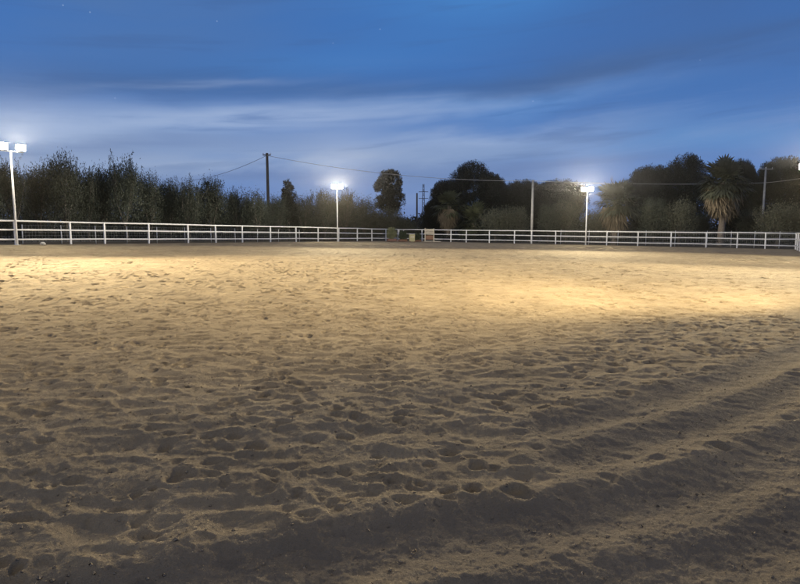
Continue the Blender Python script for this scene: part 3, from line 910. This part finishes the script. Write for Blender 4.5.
# palms
def put_palm(ms, px, top, d, H0, label, leafm=None, rz=0):
    P = at(px, top, d); z0 = float(zg(P[0], P[1])) - .02
    sc = (P[2] - z0) / H0
    o = empty('palm_tree', (P[0], P[1], z0), rz); tag(o, label, 'palm tree', 'fan palms behind the far fence')
    for nm, mm in (('trunk', M_pbark), ('crown', leafm or M_palm), ('leaf_stalks', M_palm), ('dry_skirt', M_dead)):
        if nm in ms: link(nm, ms[nm], mm, o).scale = (sc, sc, sc)
    return o
P1 = palm_meshes(81, 5.6, 2.25, 115, .55, .30)
P2 = palm_meshes(82, 3.6, 2.1, 95, .2, .25)
P3 = palm_meshes(83, 3.0, 1.5, 40, True, .2)
P4 = palm_meshes(84, 1.3, 1.5, 34, False, .2)
put_palm(P1, 725, 162, 57, 7.45, 'tall fan palm with a thick shaggy skirt of dry brown fronds', M_palm_grey)
put_palm(P2, 617, 183, 61, 5.3, 'grey-green fan palm with loose fronds right of the far floodlight', M_palm_grey, rz=1)
put_palm(P3, 449, 191, 78, 4.25, 'dim fan palm with a brownish skirt in front of the left pine shoulder', rz=2)
put_palm(P4, 475, 204, 74, 2.55, 'low bushy fan palm with no visible trunk in front of the pointed pine', rz=3)

# far-off wood closing the view between and behind the trees
def build_wood():
    r = np.random.default_rng(91)
    V = []
    for i in range(1500):
        a = r.uniform(-1.0, 1.05); d = r.uniform(112, 150)
        x, y = math.sin(a) * d * 1.15, math.cos(a) * d * 1.1
        top = 4.2 + 2.3 * fbm(np.array([x * .05]), np.array([.5]), 3)[0] * 2
        c = np.array([x, y, float(zg(x, y)) + r.uniform(0, max(1.5, top))])
        n = 75
        C = c + r.normal(0, 1, (n, 3)) * np.array([1.3, 1.3, .8])
        V.append(leaf_quads(C, r.normal(size=(n, 3)) + np.array([0, 0, .4]), r.uniform(.5, 1.0, n), r.uniform(.2, .45, n), r))
    return quads_mesh('distant_wood', V)
tag(link('distant_wood', build_wood(), M_far), 'dark distant wood along the skyline behind the trees', 'wood', kind='stuff')

# undergrowth under the olives
def build_undergrowth():
    r = np.random.default_rng(92); V = []
    for i in range(900):
        if i % 2: p = left_pt(r.uniform(-8, 46), r.uniform(4, 12))
        else: p = far_pt(r.uniform(-4, 44), r.uniform(6.5, 14))
        c = np.array([p[0], p[1], float(zg(*p))]); n = 40
        C = c + np.abs(r.normal(0, 1, (n, 3))) * np.array([.0, .0, .38]) + r.normal(0, .45, (n, 3)) * np.array([1, 1, 0])
        V.append(leaf_quads(C, r.normal(0, .5, (n, 3)) + np.array([0, 0, .9]), r.uniform(.15, .4, n), r.uniform(.02, .06, n), r))
    return quads_mesh('undergrowth', V)
tag(link('undergrowth', build_undergrowth(), M_far), 'dark weeds and undergrowth beneath the trees outside the fence', 'undergrowth', kind='stuff')

# ------------------------------------------------------------------ utility poles and cables
def utility_pole(px, top, d, mat, label, r0=.14, arm=None, name='utility_pole'):
    P = at(px, top, d); z0 = float(zg(P[0], P[1])); h = P[2] - z0
    o = empty(name, (P[0], P[1], z0)); tag(o, label, 'utility pole')
    b = MB(); b.tube([(0, 0, -.2), (0, 0, h * .5), (0, 0, h)], [r0, r0 * .88, r0 * .74], 10); b.build('pole', mat, o, True)
    if arm:
        w, dz = arm
        b = MB(); b.box((0, -.12, h - dz), (w, .09, .11), None, .01); b.build('crossarm', mat, o)
        for k in (-1, 1):
            b = MB(); b.tube([(k * w * .44, -.12, h - dz + .05), (k * w * .44, -.12, h - dz + .13), (k * w * .44, -.12, h - dz + .22)], [.02, .05, .03], 8); b.build('insulator', M_galv, o, True)
    return o, P
pA, tA = utility_pole(267, 153, 66, M_wood_pole, 'dark wooden utility pole rising above the left olives', .19, (.9, .22))
pB, tB = utility_pole(533, 180, 64, M_conc_pole, 'grey utility pole rising behind the far fence, left of the far floodlight', .15)
pC2, tC = utility_pole(766, 167, 72, M_conc_pole, 'grey pole with a short crossarm in front of the round pine at right', .14, (1.6, .25))
utility_pole(417, 193, 125, M_wood_pole, 'short far-off pole in the gap right of the dense squarish tree', .22)
def pylon(px, top, d):
    P = at(px, top, d); z0 = float(zg(P[0], P[1])); h = P[2] - z0
    o = empty('lattice_mast', (P[0], P[1], z0)); tag(o, 'thin far-off lattice mast with short arms, taller of the two in the gap', 'mast')
    b = MB(); w = .45
    for sx in (-1, 1):
        for sy in (-1, 1): b.tube([(sx * w, sy * w, 0), (sx * w * .35, sy * w * .35, h)], .05, 5)
    n = 12
    for k in range(n):
        a0, a1 = 1 - .65 * k / n, 1 - .65 * (k + 1) / n
        for s in (-1, 1):
            b.tube([(-w * a0 * s, -w * a0, h * k / n), (w * a1 * s, -w * a1, h * (k + 1) / n)], .03, 4)
            b.tube([(-w * a0 * s, w * a0, h * k / n), (w * a1 * s, w * a1, h * (k + 1) / n)], .03, 4)
    b.build('tower', M_wood_pole, o)
    for q in (.72, .85):
        b = MB(); b.box((0, 0, h * q), (2.2, .12, .12)); b.build('arm', M_wood_pole, o)
pylon(423.5, 184, 135)

def cable(a, b, sag, rad, mat, label):
    a, b = np.array(a), np.array(b)
    pts = [a + (b - a) * t + np.array([0, 0, -4 * sag * t * (1 - t)]) for t in np.linspace(0, 1, 28)]
    o0 = pts[0]
    m = MB(); m.tube([p - o0 for p in pts], rad, 6)
    o = m.build('overhead_cable', mat, None, True); o.location = o0
    tag(o, label, 'cable', 'overhead cables')
tA2 = tA - np.array([0, .15, .28])
cable(tA2, tB - np.array([0, .18, .10]), .75, .022, M_cable, 'overhead cable from the dark wooden pole to the grey pole, crossing the pointed pine')
cable(tB - np.array([0, .18, .10]), tC - np.array([0, .2, 1.9]), .25, .026, M_cable, 'overhead cable from the grey pole to the crossarm pole, before the right pines')
cable(tC - np.array([0, .2, 1.9]), at(870, 165, 62), .2, .024, M_cable, 'overhead cable rising from the crossarm pole to the right edge')
cable(tA2, at(186, 181, 84), .5, .02, M_dcable, 'thin dark overhead cable sloping down left from the dark wooden pole')

# ------------------------------------------------------------------ things by the far corner
def ground_pt(px, d):
    P = at(px, 235, d); return np.array([P[0], P[1], float(zg(P[0], P[1])) + .05])
M_yel = leaf_mat('yellow_green_leaves', (.17, .18, .09), (.32, .33, .18), rnd=0)
M_dgr = leaf_mat('dark_leaves', (.035, .05, .03), (.09, .11, .06), rnd=0)
M_terra = simple_mat('terracotta', (.16, .085, .06), (.24, .13, .10), 6, .8)
M_cream = simple_mat('cream_boards', (.42, .37, .28), (.58, .52, .42), 7, .7)
M_brown = simple_mat('brown_boards', (.16, .085, .05), (.24, .13, .08), 7, .75)
M_straw = simple_mat('yellow_panel', (.34, .31, .16), (.46, .42, .24), 9, .8)
def shrub_mesh(seed, w, h, n):
    r = np.random.default_rng(seed); V = []
    for i in range(n):
        a = r.uniform(0, 6.283); q = math.sqrt(r.random()); zz = r.random()
        rad = w * q * math.sqrt(max(.05, 1 - (zz * 2 - 1) ** 2 * .75))
        c = np.array([math.cos(a) * rad, math.sin(a) * rad, zz * h]); k = 9
        C = c + r.normal(0, .05, (k, 3))
        V.append(leaf_quads(C, r.normal(0, .7, (k, 3)) + np.array([0, 0, .7]), r.uniform(.07, .15, k), r.uniform(.03, .05, k), r))
    return quads_mesh('foliage', V)
def planter(px, d, w, h, hb, leafm, potm, label, seed):
    g = ground_pt(px, d); o = empty('planter', g, .4); tag(o, label, 'planter', 'bright things standing at the far corner of the arena')
    b = MB(); b.box((0, 0, hb / 2), (w * 1.7, .45, hb), None, .02); b.box((0, 0, hb - .03), (w * 1.78, .53, .06), None, .01); b.build('trough', potm, o)
    f = link('foliage', shrub_mesh(seed, w * .95, h - hb, 260), leafm, o); f.location = (0, 0, hb - .02)
    b = MB()
    for k in range(5): b.tube([(random.uniform(-w, w) * .4, 0, hb - .05), (random.uniform(-w, w) * .7, random.uniform(-.2, .2), h * .8)], .012, 4)
    b.build('stem', M_shoot, o)
planter(391.5, 61.5, .55, 1.40, .30, M_yel, M_terra, 'yellow-green shrub in a reddish trough, leftmost thing at the far corner', 1)
planter(403, 62.0, .55, 1.05, .25, M_dgr, M_brown, 'dark green shrub in a low trough beside the yellow-green one', 2)
planter(417.5, 62.0, .40, .85, .2, M_dgr, M_brown, 'small dark shrub in a low trough beside the jump stand', 3)
# yellow filler block
g = ground_pt(412, 60.8); o = empty('jump_filler', g, .25); tag(o, 'small yellow filler block standing in the middle of the far corner', 'jump filler', 'bright things standing at the far corner of the arena')
b = MB(); b.box((0, 0, .40), (.60, .30, .76), None, .03); b.build('panel', M_straw, o)
b = MB()
for k in (-.24, .24): b.box((k, 0, .04), (.09, .5, .08), None, .01)
b.build('foot', M_brown, o)
b = MB(); b.box((0, -.157, .52), (.40, .012, .14)); b.build('stripe', M_cream, o)
# jump stand of pale boards with brown lower panel
g = ground_pt(429.5, 61.0); o = empty('jump_stand', g, -.2); tag(o, 'cream jump stand with a brown lower panel, rightmost thing at the far corner', 'jump stand', 'bright things standing at the far corner of the arena')
for sx in (-.46, .46):
    b = MB(); b.box((sx, 0, .72), (.10, .10, 1.44), None, .01); b.build('upright', M_cream, o)
    b = MB(); b.box((sx, 0, .05), (.10, .9, .09), None, .01); b.build('foot', M_cream, o)
b = MB()
for k in range(4): b.box((0, .012, .86 + k * .15), (.80, .035, .12), None, .01)
b.build('slat_panel', M_cream, o)
b = MB(); b.box((0, 0, .48), (.80, .05, .44), None, .01); b.build('lower_panel', M_brown, o)
# poles lying on the sand
for (pa, pb, d1, d2, mt, lab) in ((424, 441, 59.6, 59.2, M_cream, 'pale jump pole lying on the sand in front of the jump stand'),
                                  (390, 404, 60.2, 60.0, M_terra, 'reddish jump pole lying on the sand in front of the troughs')):
    a = ground_pt(pa, d1); c = ground_pt(pb, d2)
    m = MB(); m.tube([(0, 0, .10), tuple(c - a + np.array([0, 0, .10]))], .05, 10)
    q = m.build('jump_pole', mt, None, True); q.location = a; tag(q, lab, 'jump pole')
# white leaning pole
a = ground_pt(399, 62.2)
m = MB(); m.tube([(0, 0, 0), (.55, .3, 1.28)], .035, 8); q = m.build('leaning_pole', M_white, None, True); q.location = a
tag(q, 'thin white pole leaning on the far corner rails between the shrubs', 'pole')
# pale stone near the left fence
P = on_left(44, -.5); b = np.random.default_rng(2)
import bmesh
bm = bmesh.new(); bmesh.ops.create_icosphere(bm, subdivisions=2, radius=.14)
for v in bm.verts: v.co *= 1 + b.normal(0, .10); v.co.z *= .7
me = bpy.data.meshes.new('stone'); bm.to_mesh(me); bm.free()
q = link('stone', me, simple_mat('pale_stone', (.5, .48, .44), (.65, .63, .6), 8, .8)); q.location = (P[0], P[1], float(zg(*P)) + .12)
tag(q, 'pale stone lying at the foot of the left fence', 'stone')

# ------------------------------------------------------------------ air
HAZE = 0.000032  # thin volume added to give the lamps a halo
if HAZE:
    m = bpy.data.materials.new('halo_haze'); m.use_nodes = True; nt = m.node_tree
    for n in list(nt.nodes): nt.nodes.remove(n)
    out = N(nt, 'ShaderNodeOutputMaterial'); pv = N(nt, 'ShaderNodeVolumePrincipled')
    pv.inputs['Color'].default_value = (.95, .95, .95, 1); pv.inputs['Density'].default_value = HAZE; pv.inputs['Anisotropy'].default_value = .9
    L(nt, pv.outputs['Volume'], out.inputs['Volume'])
    b = MB(); b.box((0, 70, 6), (420, 240, 18)); hz = b.build('haze', m); tag(hz, 'thin haze added for the lamp halos', 'haze', kind='stuff')

# ------------------------------------------------------------------ render settings
scene.render.engine = 'CYCLES'
scene.view_settings.view_transform = 'Standard'
scene.view_settings.look = 'None'
scene.view_settings.gamma = 1
scene.view_settings.exposure = 0
scene.view_settings.use_curve_mapping = False
scene.cycles.use_denoising = True
scene.cycles.max_bounces = 6
scene.cycles.diffuse_bounces = 3
scene.cycles.volume_bounces = 0
scene.cycles.sample_clamp_indirect = 8
